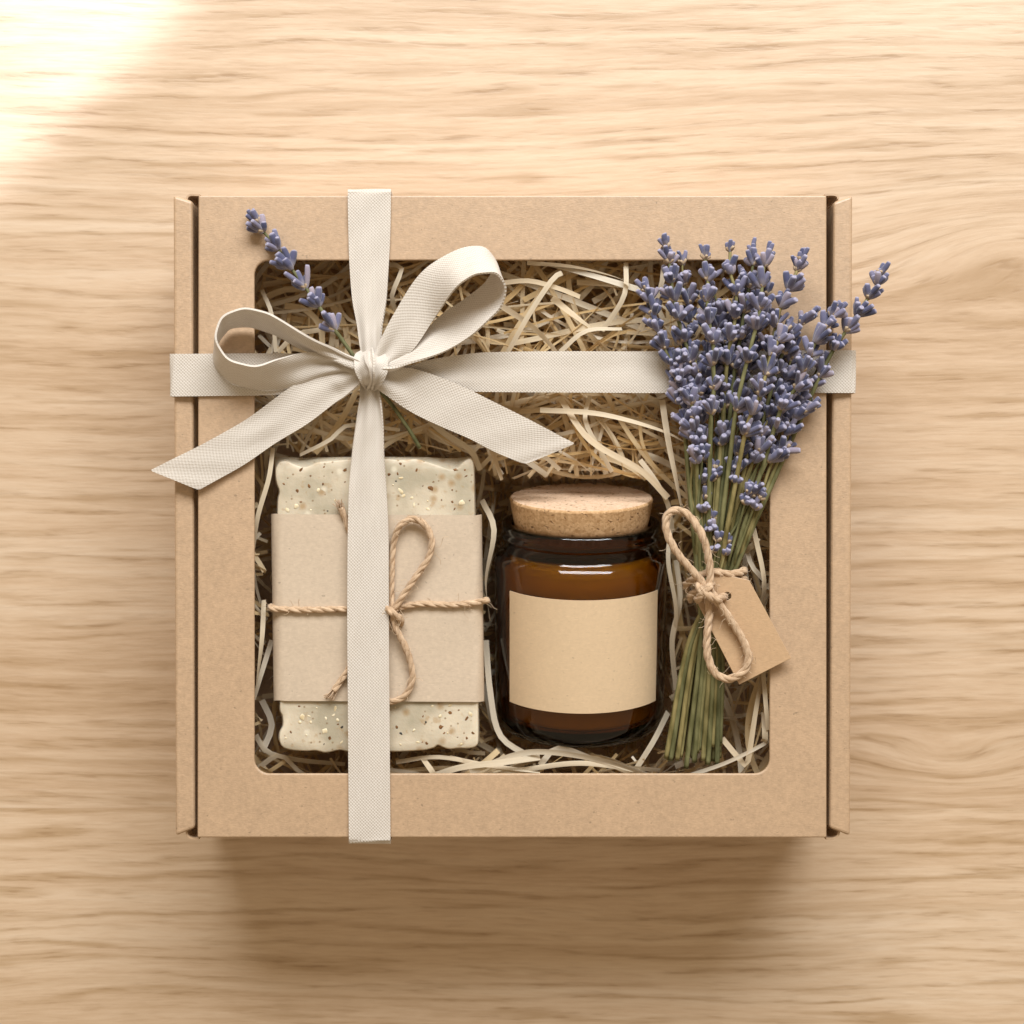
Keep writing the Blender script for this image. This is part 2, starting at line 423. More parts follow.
# little curled tuck flaps that show in the four corners
for pts in ([(200, 195.3), (191, 195), (187.5, 197), (186.8, 200)], [(825, 195.0), (834, 194.8), (837.5, 196.5), (838, 199)],
            [(199, 838.3), (193, 838.6), (188, 836), (186.5, 831)], [(826, 838.6), (832, 838.8), (837.5, 836), (839, 831)]):
    for dz, off in ((0.003, 0.0), (0.006, 2.2)):
        cxm = sum(p[0] for p in pts) / 4; cym = 512
        path = even(cr([P(p[0] + (off if p[0] < 512 else -off) * 0.4, p[1] + (off if p[1] < 512 else -off) * 0.7, H - dz) for p in pts], 6), 0.0006)
        m2 = MB(); v = []; f = []
        fr = frames(path); th = 0.00035
        for q, (t_, n_, b_) in zip(path, fr):
            side = t_.cross(Vector((0, 0, 1))).normalized() * th
            v += [q + side, q - side, q - side - Vector((0, 0, 0.03)), q + side - Vector((0, 0, 0.03))]
        for i in range(len(path) - 1):
            for k in range(4): f.append((i * 4 + k, i * 4 + (k + 1) % 4, i * 4 + 4 + (k + 1) % 4, i * 4 + 4 + k))
        f += [(0, 1, 2, 3), tuple(len(v) - 4 + k for k in (3, 2, 1, 0))]
        m2.add(v, f); m2.build('tuck_flap', M['kraft'], box, smooth=False)

# ---------------------------------------------------------------- shredded filling
def smooth(a, b, x):
    t = min(1, max(0, (x - a) / (b - a))); return t * t * (3 - 2 * t)
def inside(px, py, x0, y0, x1, y1, soft=16):
    d = max(x0 - px, px - x1, y0 - py, py - y1)
    return 1 - smooth(0, soft, d)
def ceil_z(px, py):
    """how high the filling may stand (metres)"""
    z = H - 0.0035
    z -= 0.016 * inside(px, py, 245, 250, 345, 345, 60)
    z -= 0.007 * inside(px, py, 245, 250, 780, 268, 40)
    z -= 0.006 * inside(px, py, 240, 752, 780, 800, 8)
    z -= 0.004 * inside(px, py, 240, 440, 266, 800, 8)
    z = min(z, H - 0.004 - 0.028 * inside(px, py, 272, 458, 484, 752, 6))
    z = min(z, H - 0.010 - 0.045 * inside(px, py, 497, 484, 666, 744, 7))
    z = min(z, H - 0.003 - 0.022 * inside(px, py, 655, 560, 735, 772, 14))
    z = min(z, H - 0.004 - 0.010 * inside(px, py, 670, 400, 760, 600, 25))
    return z
fill = MB()
def shred(pts, w, tw0=0.0, tw1=0.0, curl=0.0, m=0):
    """pts world; a thin paper strip with a shallow V section"""
    pts = even(pts, 0.0032)
    N = len(pts); v = []; uv = []; L = 0
    for i, p in enumerate(pts):
        t = (pts[min(i + 1, N - 1)] - pts[max(i - 1, 0)]).normalized()
        side = t.cross(Vector((0, 0, 1)))
        if side.length < 1e-4: side = Vector((1, 0, 0))
        side.normalize(); nrm = side.cross(t).normalized()
        a = tw0 + (tw1 - tw0) * i / (N - 1)
        sv = side * math.cos(a) + nrm * math.sin(a); nv = nrm * math.cos(a) - side * math.sin(a)
        if i: L += (p - pts[i - 1]).length
        for k, q in ((0, -0.5), (1, 0.0), (2, 0.5)):
            v.append(p + sv * w * q + nv * (w * curl * (1 - abs(q) * 2))); uv.append((q * w, L))
    f = []
    for i in range(N - 1):
        for k in range(2): f.append((i * 3 + k, i * 3 + k + 1, i * 3 + 4 + k, i * 3 + 3 + k))
    fill.add(v, f, uv, m)
(BX0, BY1), (BX1, BY0) = xy(204, 203), xy(821, 831)
def rand_shred(layer):
    px = R.uniform(212, 814); py = R.uniform(212, 824)
    ang = R.choice([R.uniform(-0.5, 0.5), R.uniform(0, math.pi), R.uniform(0, math.pi)])
    ln = R.uniform(190, 520); k = R.gauss(0, 0.0060); k2 = R.gauss(0, 0.00005)
    n = 32; pts = []; x, y, a = px, py, ang
    ph = R.uniform(0, 6.28); amp = R.uniform(0.5, 4.5); fr = R.uniform(1.5, 4)
    base = H - 0.002 - (1 - layer) * 0.048
    tilt = R.gauss(0, 0.004)
    for i in range(n + 1):
        if not (204 < x < 822 and 204 < y < 830): break
        s = i / n
        z = base + 0.001 * amp * math.sin(ph + fr * s * 6.28) + tilt * (s - 0.5) * 2
        z = max(0.006, min(z, ceil_z(x, y) - (1 - layer) * 0.012))
        if pts and layer > 0.3 and abs(z - pts[-1].z) > 0.006: break
        q = P(x, y, z); q.x = min(BX1, max(BX0, q.x)); q.y = min(BY1, max(BY0, q.y)); pts.append(q)      # stay inside the walls
        a += (k + k2 * i * 8) * ln / n; x += math.cos(a) * ln / n; y += math.sin(a) * ln / n
    if len(pts) < 4: return
    tw = R.choice([R.gauss(0, 0.4), R.gauss(0, 1.2), R.gauss(0, 2.6)])
    t0 = R.gauss(0, 0.35)
    shred(pts, R.choice([R.uniform(2.0, 4.2), R.uniform(3.2, 6.4)]) * S, t0, t0 + tw, R.uniform(-0.18, 0.18))
for i in range(1500): rand_shred(min(1, i / 1300))
# strands that lie on top and can be told in the photograph
hand = [
    [(527, 263, -2), (574, 267, 0), (618, 278, 1.5), (640, 291, 2), (668, 310, 0)],
    [(626, 263, -3), (624, 296, 1), (602, 331, -3)],
    [(562, 273, -2), (552, 280, 1.5), (530, 313, 1), (508, 352, -2)],
    [(500, 305, -4), (530, 325, -1), (548, 342, -2), (556, 352, -5)],
    [(560, 352, -3), (586, 331, 0), (622, 329, -2)],
    [(502, 283, -4), (530, 281, -1), (560, 289, 0), (580, 297, -2)],
    [(552, 298, -4), (580, 320, -2), (596, 331, -5)],
    [(640, 290, -2), (590, 275, -4), (550, 265, -6)],
    [(664, 256, -5), (660, 290, -2), (640, 330, -4)],
    [(540, 410, -3), (600, 414, 0), (660, 430, -1), (690, 445, -4)],
    [(560, 398, -4), (590, 440, -2), (640, 470, -1), (668, 498, -4)],
    [(662, 400, -4), (668, 440, 0), (676, 480, 0), (684, 520, -4)],
    [(590, 396, -6), (585, 420, -3), (600, 450, -4), (612, 472, -8)],
    [(470, 400, -5), (488, 440, -3), (502, 480, -5)],
    [(273, 448, -3), (269, 478, -1), (258, 516, -2), (253, 548, -6)],
    [(264, 600, -8), (262, 640, -4), (256, 690, -6)],
    [(272, 640, -14), (262, 672, -8), (254, 700, -9)],
    [(432, 776, -5), (462, 767, -2), (503, 762, -1.5), (540, 757, -5)],
    [(450, 757, -7), (480, 764, -4), (540, 772, -6)],
    [(422, 757, -8), (432, 771, -3), (437, 779, -6)],
    [(668, 712, -22), (654, 740, -13), (634, 772, -9)],
    [(763, 672, -6), (766, 708, -2.5), (768, 730, -4)],
    [(764, 712, -8), (765, 740, -4), (763, 742, -6)],
    [(722, 738, -10), (744, 764, -6), (748, 760, -5), (755, 715, -5), (762, 675, -9)],
    [(690, 775, -7), (725, 763, -5), (760, 746, -5), (775, 736, -8)],
    [(748, 506, -8), (756, 540, -3), (764, 580, -3), (762, 610, -9)],
    [(744, 552, -8), (752, 546, -4), (758, 538, -5)],
    [(746, 548, -9), (752, 566, -5), (764, 580, -7)],
    [(388, 265, -6), (402, 268, -3), (392, 295, -4), (396, 312, -8)],
    [(262, 290, -12), (272, 315, -6), (276, 352, -8)],
    [(278, 352, -8), (296, 335, -4), (320, 330, -8)],
    [(540, 765, -6), (560, 748, -8), (610, 765, -6), (660, 770, -9)],
    [(520, 770, -6), (580, 763, -4), (640, 770, -8)],
    
    [(410, 400, -6), (440, 430, -3), (470, 450, -4), (480, 470, -8)],
    [(470, 772, -6), (530, 752, -3.5), (600, 760, -4), (650, 775, -6)],
    [(396, 762, -9), (440, 757, -6), (500, 768, -5), (545, 776, -7)],
    [(258, 768, -14), (280, 755, -11), (300, 772, -10), (320, 780, -12)],
    [(256, 735, -16), (268, 752, -12), (300, 760, -13), (345, 764, -14)],
    [(262, 700, -20), (272, 725, -16), (262, 752, -14)],
    [(482, 500, -16), (494, 530, -12), (486, 580, -14), (490, 620, -20)],
    [(486, 640, -22), (490, 690, -17), (500, 735, -15), (530, 757, -13)],
    [(676, 690, -22), (672, 640, -16), (680, 600, -14), (676, 560, -18)],
    [(672, 520, -14), (668, 560, -11), (676, 610, -12), (672, 650, -20)],
    [(640, 460, -4), (655, 480, -3), (668, 505, -6), (672, 530, -10)],
    [(560, 470, -8), (540, 455, -5), (500, 452, -6), (478, 470, -10)],
    [(300, 455, -7), (330, 440, -4), (350, 425, -5), (400, 430, -8)],
]
for h_ in hand:
    shred(cr([Pm(*q) for q in h_], 8), R.uniform(4.0, 6.4) * S, R.gauss(0, 0.3), R.gauss(0, 0.8), R.uniform(-0.12, 0.12), 1)
fo = fill.build('shredded_paper', [M['shred'], mat_shred('pale_paper_shred', 2.0)])
tag(fo, 'tangled cream and tan paper shreds filling the inside of the box', 'paper shreds', kind='stuff')

# ---------------------------------------------------------------- the soap
Z1 = H - 0.0035
def closed(lst, n=4):
    pts = [Vector((*p, 0)) for p in lst]; N = len(pts); out = []
    for i in range(N):
        a, b, c, d = pts[i - 1], pts[i], pts[(i + 1) % N], pts[(i + 2) % N]
        for k in range(n):
            t = k / n
            out.append(0.5 * ((2 * b) + (c - a) * t + (2 * a - 5 * b + 4 * c - d) * t * t + (3 * b - a - 3 * c + d) * t ** 3))
    return out
soap_out = closed([(276, 468), (280, 462), (287, 461), (294, 464), (304, 467), (311, 465), (318, 462), (328, 461), (340, 460), (356, 459), (372, 460), (388, 459), (402, 460), (416, 459), (428, 462),
    (440, 466), (450, 469), (457, 468), (462, 463), (468, 459), (472, 460), (474, 468), (474.5, 490), (475.5, 540), (477, 600), (478, 690), (478.5, 735), (477, 745), (470, 748), (458, 748), (450, 749), (444, 747.5), (438, 745), (434, 747.5), (424, 750), (410, 751),
    (396, 751.5), (376, 751), (352, 752), (340, 750), (326, 752.5), (316, 750.5), (306, 751), (292, 750), (283, 747), (279.5, 740), (280, 732), (283, 725), (282.5, 716), (280, 709), (280, 690), (279, 600), (278, 540), (277.5, 516), (278, 500), (279.5, 492), (277, 484), (275.5, 476)])
cx_, cy_ = 377, 606
def inset(pts, d):
    N = len(pts); out = []
    for i in range(N):
        t = (pts[(i + 2) % N] - pts[i - 2]); t.normalize(); nrm = Vector((-t.y, t.x, 0))
        if nrm.dot(Vector((cx_, cy_, 0)) - pts[i]) < 0: nrm = -nrm
        out.append(pts[i] + nrm * d)
    return out
soap = thing('soap_bar', P(377, 606, 0.036), 'cream soap bar flecked with oats and seeds in a paper sleeve, left in the box', 'soap')
def scaled(k): return [Vector((cx_ + (p.x - cx_) * k, cy_ + (p.y - cy_) * k, 0)) for p in soap_out]
rings = [(scaled(k), Z1 + dz) for k, dz in ((0.02, 0.0), (0.4, 0.0), (0.7, 0.0001), (0.85, 0.0), (0.94, 0.0001))]
rings += [(inset(soap_out, 1.3), Z1), (inset(soap_out, 0.7), Z1 - 0.00012), (inset(soap_out, 0.25), Z1 - 0.0004), (soap_out, Z1 - 0.0011)]
low = []
for p in soap_out:                                   # lower body: straighter, a little fuller
    q = p.copy()
    if q.y < 480: q.y = 457 + 0.15 * (q.y - 460)
    if q.y > 740: q.y -= 2
    q.x += 0.8 if q.x > cx_ else -0.8
    low.append(q)
rings += [(low, Z1 - 0.0060), (low, Z1 - 0.012), (low, Z1 - 0.022), (scaled(0.96), Z1 - 0.0245)]
v = []; f = []; N = len(soap_out)
for pts, z in rings: v += [P(p.x, p.y, z) for p in pts]
for r_ in range(len(rings) - 1):
    for i in range(N): f.append((r_ * N + i, (r_ + 1) * N + i, (r_ + 1) * N + (i + 1) % N, r_ * N + (i + 1) % N))
f.append(tuple(range(N))); f.append(tuple((len(rings) - 1) * N + i for i in range(N - 1, -1, -1)))
sm = MB(); sm.add(v, f); so = sm.build('bar', M['soap'], soap)
bm = bmesh.new(); bm.from_mesh(so.data); bmesh.ops.recalc_face_normals(bm, faces=bm.faces); bm.to_mesh(so.data); bm.free()

def blob(mb, c, ax, ay, az, rot, m, seg=8, rings_=5, tiltx=0.0, rr=R, jj=0.30):
    v = [c + Vector((0, 0, az))]; Mx = Matrix.Rotation(rot, 3, 'Z') @ Matrix.Rotation(tiltx, 3, 'X')
    v = []; f = []
    jit = [1 + rr.uniform(-jj, jj) for _ in range(seg)]
    for i in range(1, rings_):
        th = math.pi * i / rings_
        for k in range(seg):
            ph = 2 * math.pi * k / seg
            v.append(c + Mx @ Vector((ax * jit[k] * math.sin(th) * math.cos(ph), ay * jit[k] * math.sin(th) * math.sin(ph), az * math.cos(th))))
    nb = len(v); v += [c + Mx @ Vector((0, 0, az)), c - Mx @ Vector((0, 0, az))]
    for i in range(rings_ - 2):
        for k in range(seg): f.append((i * seg + k, (i + 1) * seg + k, (i + 1) * seg + (k + 1) % seg, i * seg + (k + 1) % seg))
    for k in range(seg): f.append((nb, k, (k + 1) % seg)); f.append((nb + 1, (rings_ - 2) * seg + (k + 1) % seg, (rings_ - 2) * seg + k))
    mb.add(v, f, None, m)
fl = MB()
oats = [(393.5, 485), (401, 491), (403, 496), (401, 478), (414, 505), (428, 501), (427.5, 509), (318.5, 490.5), (287, 510), (311, 510), (302, 717), (311, 722), (326, 718), (317, 707.5), (324.5, 731), (336, 708), (306.5, 735),
        (334, 715), (286, 738), (342, 742), (414, 730), (448, 733), (470.5, 714), (450, 705), (418, 742), (461, 744), (440, 716), (432, 706), (309, 716), (338, 720), (300, 722), (296, 506), (335, 500), (412, 498), (462, 503), (395, 707), (400, 744), (356, 735)]
browns = [(301, 470), (324, 467), (310.5, 476), (323, 484), (345, 470), (345.5, 482), (298, 491), (301, 502), (417, 470), (433, 482), (400.5, 464), (389, 474.5), (452, 490), (466, 476), (442, 500), (452, 502), (454.5, 509), (469.5, 500.5), (431, 488.5), (423, 486),
          (465, 470), (398, 474), (291, 732), (299, 706), (338, 724), (330, 738), (423, 716), (450, 712.5), (459, 710), (473, 733), (458, 737), (444, 733), (467, 738), (422, 742), (397, 727), (467, 718), (441, 727), (427, 743), (288, 478), (309, 486), (284, 484), (455, 470)]
darks = [(327.5, 511), (324.5, 744), (425.5, 722), (401.5, 733.5), (323, 484.5), (396.5, 481), (325, 731.5), (342, 727)]
for lst, m, a0, a1 in ((oats, 0, 2.0, 3.6), (browns, 1, 1.5, 2.8), (darks, 2, 1.6, 2.7)):
    for px, py in lst:
        a = R.uniform(a0, a1) * R.choice([0.6, 0.85, 1.0, 1.25]) * S; b = a * R.uniform(0.45, 0.9)
        blob(fl, P(px + R.uniform(-.4, .4), py, Z1 - 0.0001), a, b, 0.00032 if m == 0 else 0.00025, R.uniform(0, 3.14), m)
fk = fl.build('oat_flakes', [M['oat'], M['seed'], M['darkseed']], soap); fk['kind'] = 'stuff'
# the paper sleeve: wraps the bar, rounded long edges, open ends
ZB = Z1 + 0.0007
sec = []                                              # (dx px, z) across the bar, from lower left over the top to lower right
hw = 104.5
for k in range(9):
    a = math.radians(180 - 90 * k / 8); sec.append((-hw + 11 + 11 * math.cos(a), ZB - 0.0036 + 0.0036 * math.sin(a)))
for k in range(9):
    a = math.radians(90 - 90 * k / 8); sec.append((hw - 11 + 11 * math.cos(a), ZB - 0.0036 + 0.0036 * math.sin(a)))
sec = [(-hw + 1, Z1 - 0.0252), (-hw, Z1 - 0.02)] + sec + [(hw, Z1 - 0.02), (hw - 1, Z1 - 0.0252), (0, Z1 - 0.0254)]
v = []; f = []; ny = 14; ns = len(sec)
for j in range(ny + 1):
    t = j / ny; py = 514.5 + (701.0 - 514.5) * t; cxp = 376.5 + 2.6 * t
    for i, (dx, z) in enumerate(sec):
        wob = 0.00018 * math.sin(j * 0.9 + i * 0.7) if 6 < i < ns - 6 else 0
        e = 0.9 * math.sin(i * 0.55 + 1) if j in (0, ny) else 0
        v.append(P(cxp + dx, py + e * 0.5 + (dx * 0.004), z + wob))
for j in range(ny):
    for i in range(ns):
        f.append((j * ns + i, j * ns + (i + 1) % ns, (j + 1) * ns + (i + 1) % ns, (j + 1) * ns + i))
pm = MB(); pm.add(v, [tuple(reversed(q)) for q in f]); po = pm.build('paper_sleeve', M['band'], soap)
md = po.modifiers.new('Solidify', 'SOLIDIFY'); md.thickness = 0.0003; md.offset = 1; es = po.modifiers.new('EdgeSplit', 'EDGE_SPLIT'); es.split_angle = 0.8

# ---------------------------------------------------------------- twine
def rope(mb, pts, rad=3.55, pitch=34.0, fray=None, ply=3, hairs=0.25, up=None):
    hairs *= 1.4
    """pts: world Vectors. twisted plies plus loose fibres"""
    path = even(cr(pts, 10), 1.3 * S); fr = frames(path); N = len(path)
    off = rad * S * 0.40; rr = rad * S * 0.62
    ph0 = R.uniform(0, 6)
    for j in range(ply):
        q = []
        for i, (p, (t, n, b)) in enumerate(zip(path, fr)):
            a = ph0 + 2 * math.pi * (j / ply + i * 1.3 / pitch)
            w = 1 + 0.12 * math.sin(i * 0.13 + j * 2)
            q.append(p + (n * math.cos(a) + b * math.sin(a)) * off * w)
        tube(mb, q, lambda s, r=rr, j=j: r * (1 + 0.10 * math.sin(s * 40 + j * 3)), 8, 0)
    for i in range(int(N * hairs)):
        k = R.randrange(N); p = path[k]; t, n, b = fr[k]; a = R.uniform(0, 6.28)
        d = n * math.cos(a) + b * math.sin(a)
        if d.z < -0.3: d = -d
        d = (d + t * R.uniform(-1.6, 1.6)).normalized(); ln = R.choice([R.uniform(3, 7), R.uniform(4, 9), R.uniform(6, 20)]) * S
        c1 = p + (n * math.cos(a) + b * math.sin(a)) * rad * S * 0.8
        q = [c1]; dd = d
        for _s in range(4):
            dd = (dd + Vector((R.gauss(0, 1), R.gauss(0, 1), R.gauss(0, 0.4) - 0.1)) * 0.55).normalized(); q.append(q[-1] + dd * ln * 0.28)
        tube(mb, cr(q, 3), R.uniform(0.14, 0.27) * S, 3, 1, False)
    if fray:
        for _ in range(fray):
            t, n, b = fr[-1]; a = R.uniform(0, 6.28); p = path[-1] + (n * math.cos(a) + b * math.sin(a)) * rad * S * R.uniform(0, 0.9)
            d = (t + (n * math.cos(a) + b * math.sin(a)) * R.uniform(0, 0.5)).normalized() * R.uniform(4, 10) * S
            tube(mb, [p - t * 4 * S, p + d * 0.5, p + d + Vector((R.gauss(0, 1), R.gauss(0, 1), 0)) * S], R.uniform(0.3, 0.6) * S, 4, 0, False)
TW = [M['twine'], M['fibre']]
zt = 1000 * (ZB - H)                                  # top of the sleeve in mm against the lid
st = thing('twine_tie', Pm(394, 613, zt), 'tan jute twine tied in a bow around the paper sleeve of the soap', 'twine')
def rp(name, root, pts, **k):
    mb = MB(); rope(mb, [Pm(*p) for p in pts], **k); return mb.build(name, TW, root)
rp('wrap', st, [(274, 607, -12), (271.0, 607, -5), (272.5, 608, -2.0), (278, 609, zt + 1.0), (306, 610, zt + 1.2), (340, 609, zt + 1.2), (370, 609, zt + 1.2), (394, 608, zt + 1.4), (420, 604, zt + 1.2), (450, 605, zt + 1.2), (472, 603.5, zt + 1.0), (482, 601, zt + 0.2), (486.5, 600, -2.5), (485, 600, -12)], hairs=0.22)
rp('bow_loop', st, [(396, 612, zt + 2.6), (391.5, 600, zt + 1.5), (391.5, 573, zt + 1.5), (393, 545, zt + 1.6), (399, 527, zt + 3), (412, 519, zt + 3), (425, 525, zt + 3), (432, 540, zt + 3), (429, 557, zt + 3), (417, 575, zt + 3), (404, 594, zt + 3.2), (394, 610, zt + 3)], hairs=0.22)
rp('bow_loop', st, [(393, 612, zt + 3), (396, 628, zt + 3), (403, 642, zt + 3), (410, 660, zt + 2.5), (412.5, 678, zt + 2), (406, 694, zt + 1.6), (393, 701, zt + 1.4), (376, 698, zt + 1.4), (372, 680, zt + 1.4), (380, 650, zt + 1.4), (390, 618, zt + 1.6)], hairs=0.22)
rp('tail', st, [(392, 612, zt + 1.2), (374, 590, zt + 1.2), (356, 550, zt + 1.2), (347, 522, zt + 1.4), (341, 508, zt + 2.0)], hairs=0.3, fray=26)
rp('tail', st, [(392, 614, zt + 1.2), (376, 636, zt + 1.2), (358, 656, zt + 1.2), (346, 673, zt + 1.4), (334, 691, zt + 1.8)], hairs=0.25, fray=24)
rp('knot', st, [(386, 604, zt + 1), (388, 609, zt + 3.6), (394, 614, zt + 5), (400, 619, zt + 3.6), (401, 623, zt + 1)], hairs=0.5, rad=3.9)

# ---------------------------------------------------------------- candle jar
T_ = math.radians(12); jx = P(580.5, 600, 0.045).x
AX = Vector((0, math.cos(T_), math.sin(T_))); UPV = Vector((0, -math.sin(T_), math.cos(T_))); EX = Vector((1, 0, 0))
J0 = Vector((jx, P(580.5, 724, 0.034).y, 0.034))
def s_of(py, r):
    """distance along the jar's axis at which its upper line (radius r) shows at photo row py"""
    lo, hi = -0.02, 0.12
    for _ in range(50):
        m = (lo + hi) / 2; w = J0 + AX * m + UPV * r
        q = 512 - w.y / (S * (ZC - w.z) / D)
        lo, hi = (m, hi) if q > py else (lo, m)
    return lo
def lathe(mb, prof, seg=96, m=0, a0=0, a1=2 * math.pi, closed_=True, jitter=None):
    n = seg if closed_ else seg + 1; v = []; uv = []
    for (r, s) in prof:
        for k in range(n):
            a = a0 + (a1 - a0) * k / seg
            rr, ss = (r, s) if not jitter else jitter(r, s, a)
            v.append(J0 + AX * ss + (EX * math.sin(a) + UPV * math.cos(a)) * rr); uv.append((a, ss))
    f = []
    for i in range(len(prof) - 1):
        for k in range(seg):
            k2 = (k + 1) % n; f.append((i * n + k, i * n + k2, (i + 1) * n + k2, (i + 1) * n + k))
    mb.add(v, f, uv, m)
rb = 0.0313
sh = s_of(576, rb)                                    # shoulder
s_neck0, s_lip0, s_top = s_of(562, 0.0278), s_of(552, 0.0285), s_of(538.5, 0.0285)
jar = thing('candle_jar', J0 - UPV * rb, 'amber glass candle jar with cork lid and blank kraft label lying in the shreds', 'candle jar')
outer_p = [(0.0005, 0.0), (0.024, 0.0), (0.0272, 0.0003), (0.0296, 0.0016), (0.0309, 0.0038), (rb, 0.0065), (rb, sh - 0.0012), (0.03115, sh - 0.0002), (0.0306, sh + 0.0008), (0.0293, sh + 0.0020), (0.0281, sh + 0.0028), (0.0278, sh + 0.0040),
           (0.0278, s_lip0 - 0.0014), (0.0283, s_lip0 - 0.0009), (0.0290, s_lip0 - 0.0003), (0.0291, s_lip0 + 0.0004), (0.0286, s_lip0 + 0.0011), (0.0284, s_lip0 + 0.0016), (0.0287, s_lip0 + 0.0022), (0.0287, s_top - 0.001), (0.0283, s_top - 0.0003), (0.0275, s_top)]
inner_p = [(0.0256, s_top), (0.0250, s_top - 0.0006), (0.0240, s_lip0), (0.0235, sh + 0.0045), (0.0250, sh + 0.0022), (0.0268, sh + 0.0002), (0.0276, sh - 0.002), (0.0276, 0.0085), (0.0270, 0.0066), (0.0255, 0.0056), (0.0005, 0.0056)]
gm = MB(); lathe(gm, outer_p + inner_p); go = gm.build('glass', M['glass'], jar)
bm = bmesh.new(); bm.from_mesh(go.data)
bmesh.ops.remove_doubles(bm, verts=bm.verts, dist=1e-7)
bmesh.ops.holes_fill(bm, edges=[e for e in bm.edges if e.is_boundary]); bmesh.ops.recalc_face_normals(bm, faces=bm.faces); bm.to_mesh(go.data); bm.free()
for p in go.data.polygons: p.use_smooth = True
wm = MB(); sw = sh - 0.0006
lathe(wm, [(0.0005, 0.0060), (0.0250, 0.0060), (0.0262, 0.0070), (0.0271, 0.0088), (0.0271, sw - 0.0022), (0.0255, sw), (0.0005, sw)], 72)
wm.build('wax', M['wax'], jar)
lm = MB(); rl = rb + 0.00015
def lab(r, s, a): return r, s
a0 = -math.asin(70.0 / 85.5); a1 = math.asin(72.3 / 85.5)
sl0, sl1 = s_of(713.5, rl), s_of(600.5, rl)
lathe(lm, [(rl, sl0 + (sl1 - sl0) * k / 8) for k in range(9)], 48, 0, a0, a1, False)
lo_ = lm.build('paper_label', M['label'], jar); md = lo_.modifiers.new('Solidify', 'SOLIDIFY'); md.thickness = 0.00018; md.offset = 0; es = lo_.modifiers.new('EdgeSplit', 'EDGE_SPLIT'); es.split_angle = 0.8
# cork: slightly chipped upper edge
sc1 = s_of(511.5, 0.0259); 
def jit(r, s, a):
    g = 0
    if s > sc1 - 0.0012 and r > 0.02:
        g = max(0, math.sin(a * 37) * math.sin(a * 23 + 1) * math.sin(a * 61 + 2)) * 0.0007
    return r - g, s - g * 0.6
km = MB()
lathe(km, [(0.0005, s_top - 0.005), (0.0231, s_top - 0.005), (0.0246, s_top + 0.001), (0.0252, (s_top + sc1) / 2), (0.0258, sc1 - 0.0009)], 140, 0, jitter=jit)
lathe(km, [(0.0258, sc1 - 0.0009), (0.02575, sc1 - 0.0004), (0.0253, sc1)], 140, 0, jitter=jit)
lathe(km, [(0.0253, sc1), (0.020, sc1 + 0.0001), (0.0005, sc1 + 0.0001)], 140, 1, jitter=jit)
km.build('cork_lid', [M['cork'], M['corktop_lit']], jar)

# ---------------------------------------------------------------- lavender
PROFILE = [(0.0, 0.42), (0.10, 0.66), (0.28, 0.88), (0.52, 1.0), (0.76, 0.98), (0.91, 0.84), (0.97, 0.66), (0.975, 0.40), (0.94, 0.15)]
def bud(mb, base, d, ln, w, m=0):
    d = d.normalized(); n = d.orthogonal().normalized(); b = d.cross(n); sg = 8
    bend = (n * R.gauss(0, 1) + b * R.gauss(0, 1)) * 0.06 * ln
    v = []; uv = []; rr = R.uniform(0, 6.28)
    for t, r in PROFILE:
        c = base + d * ln * t + bend * t * t
        for k in range(sg):
            a = rr + 2 * math.pi * k / sg; q = r * w * 0.5 * (1 + 0.05 * (k % 2))
            v.append(c + (n * math.cos(a) + b * math.sin(a)) * q); uv.append((k / sg, t))
    f = []
    for i in range(len(PROFILE) - 1):
        for k in range(sg): f.append((i * sg + k, i * sg + (k + 1) % sg, (i + 1) * sg + (k + 1) % sg, (i + 1) * sg + k))
    f.append(tuple((len(PROFILE) - 1) * sg + k for k in range(sg)))
    mb.add(v, f, uv, m)
    return base + d * ln + bend
def whorl(mb, c, ax, nb, ln, w, tipw=False, jit=0.13):
    """buds fan round the axis ax from point c; a tuft of dry bracts below"""
    ax = (ax.normalized() + Vector((R.gauss(0, 1), R.gauss(0, 1), R.gauss(0, 1))) * jit).normalized(); n = ax.orthogonal().normalized(); b = ax.cross(n); a0 = R.uniform(0, 6.28)
    for i in range(nb):
        if R.random() < jit * 0.8: continue
        a = a0 + 6.283 * i / nb + R.gauss(0, 0.22)
        sp = R.uniform(0.12, 0.45) if tipw else R.uniform(0.30, 1.15)
        r_ = n * math.cos(a) + b * math.sin(a)
        d = ax + r_ * sp
        bud(mb, c + r_ * 1.0 * S + ax * R.uniform(-2.6, 2.2) * S, d, ln * R.choice([R.uniform(0.55, 0.85), R.uniform(0.85, 1.2)]), w * R.uniform(0.75, 1.2))
    if not tipw or R.random() < 0.5:
        bud(mb, c + ax * 1.5 * S, ax + n * R.gauss(0, 0.15), ln * R.uniform(0.7, 1.0), w * 0.9)
    for i in range(4):                                 # bracts
        a = a0 + 1.57 * i + R.gauss(0, 0.3); r_ = n * math.cos(a) + b * math.sin(a)
        bud(mb, c - ax * 1.6 * S, ax * 0.9 + r_ * R.uniform(0.7, 1.2), R.uniform(4.5, 7.5) * S, R.uniform(2.8, 4.2) * S, 1)
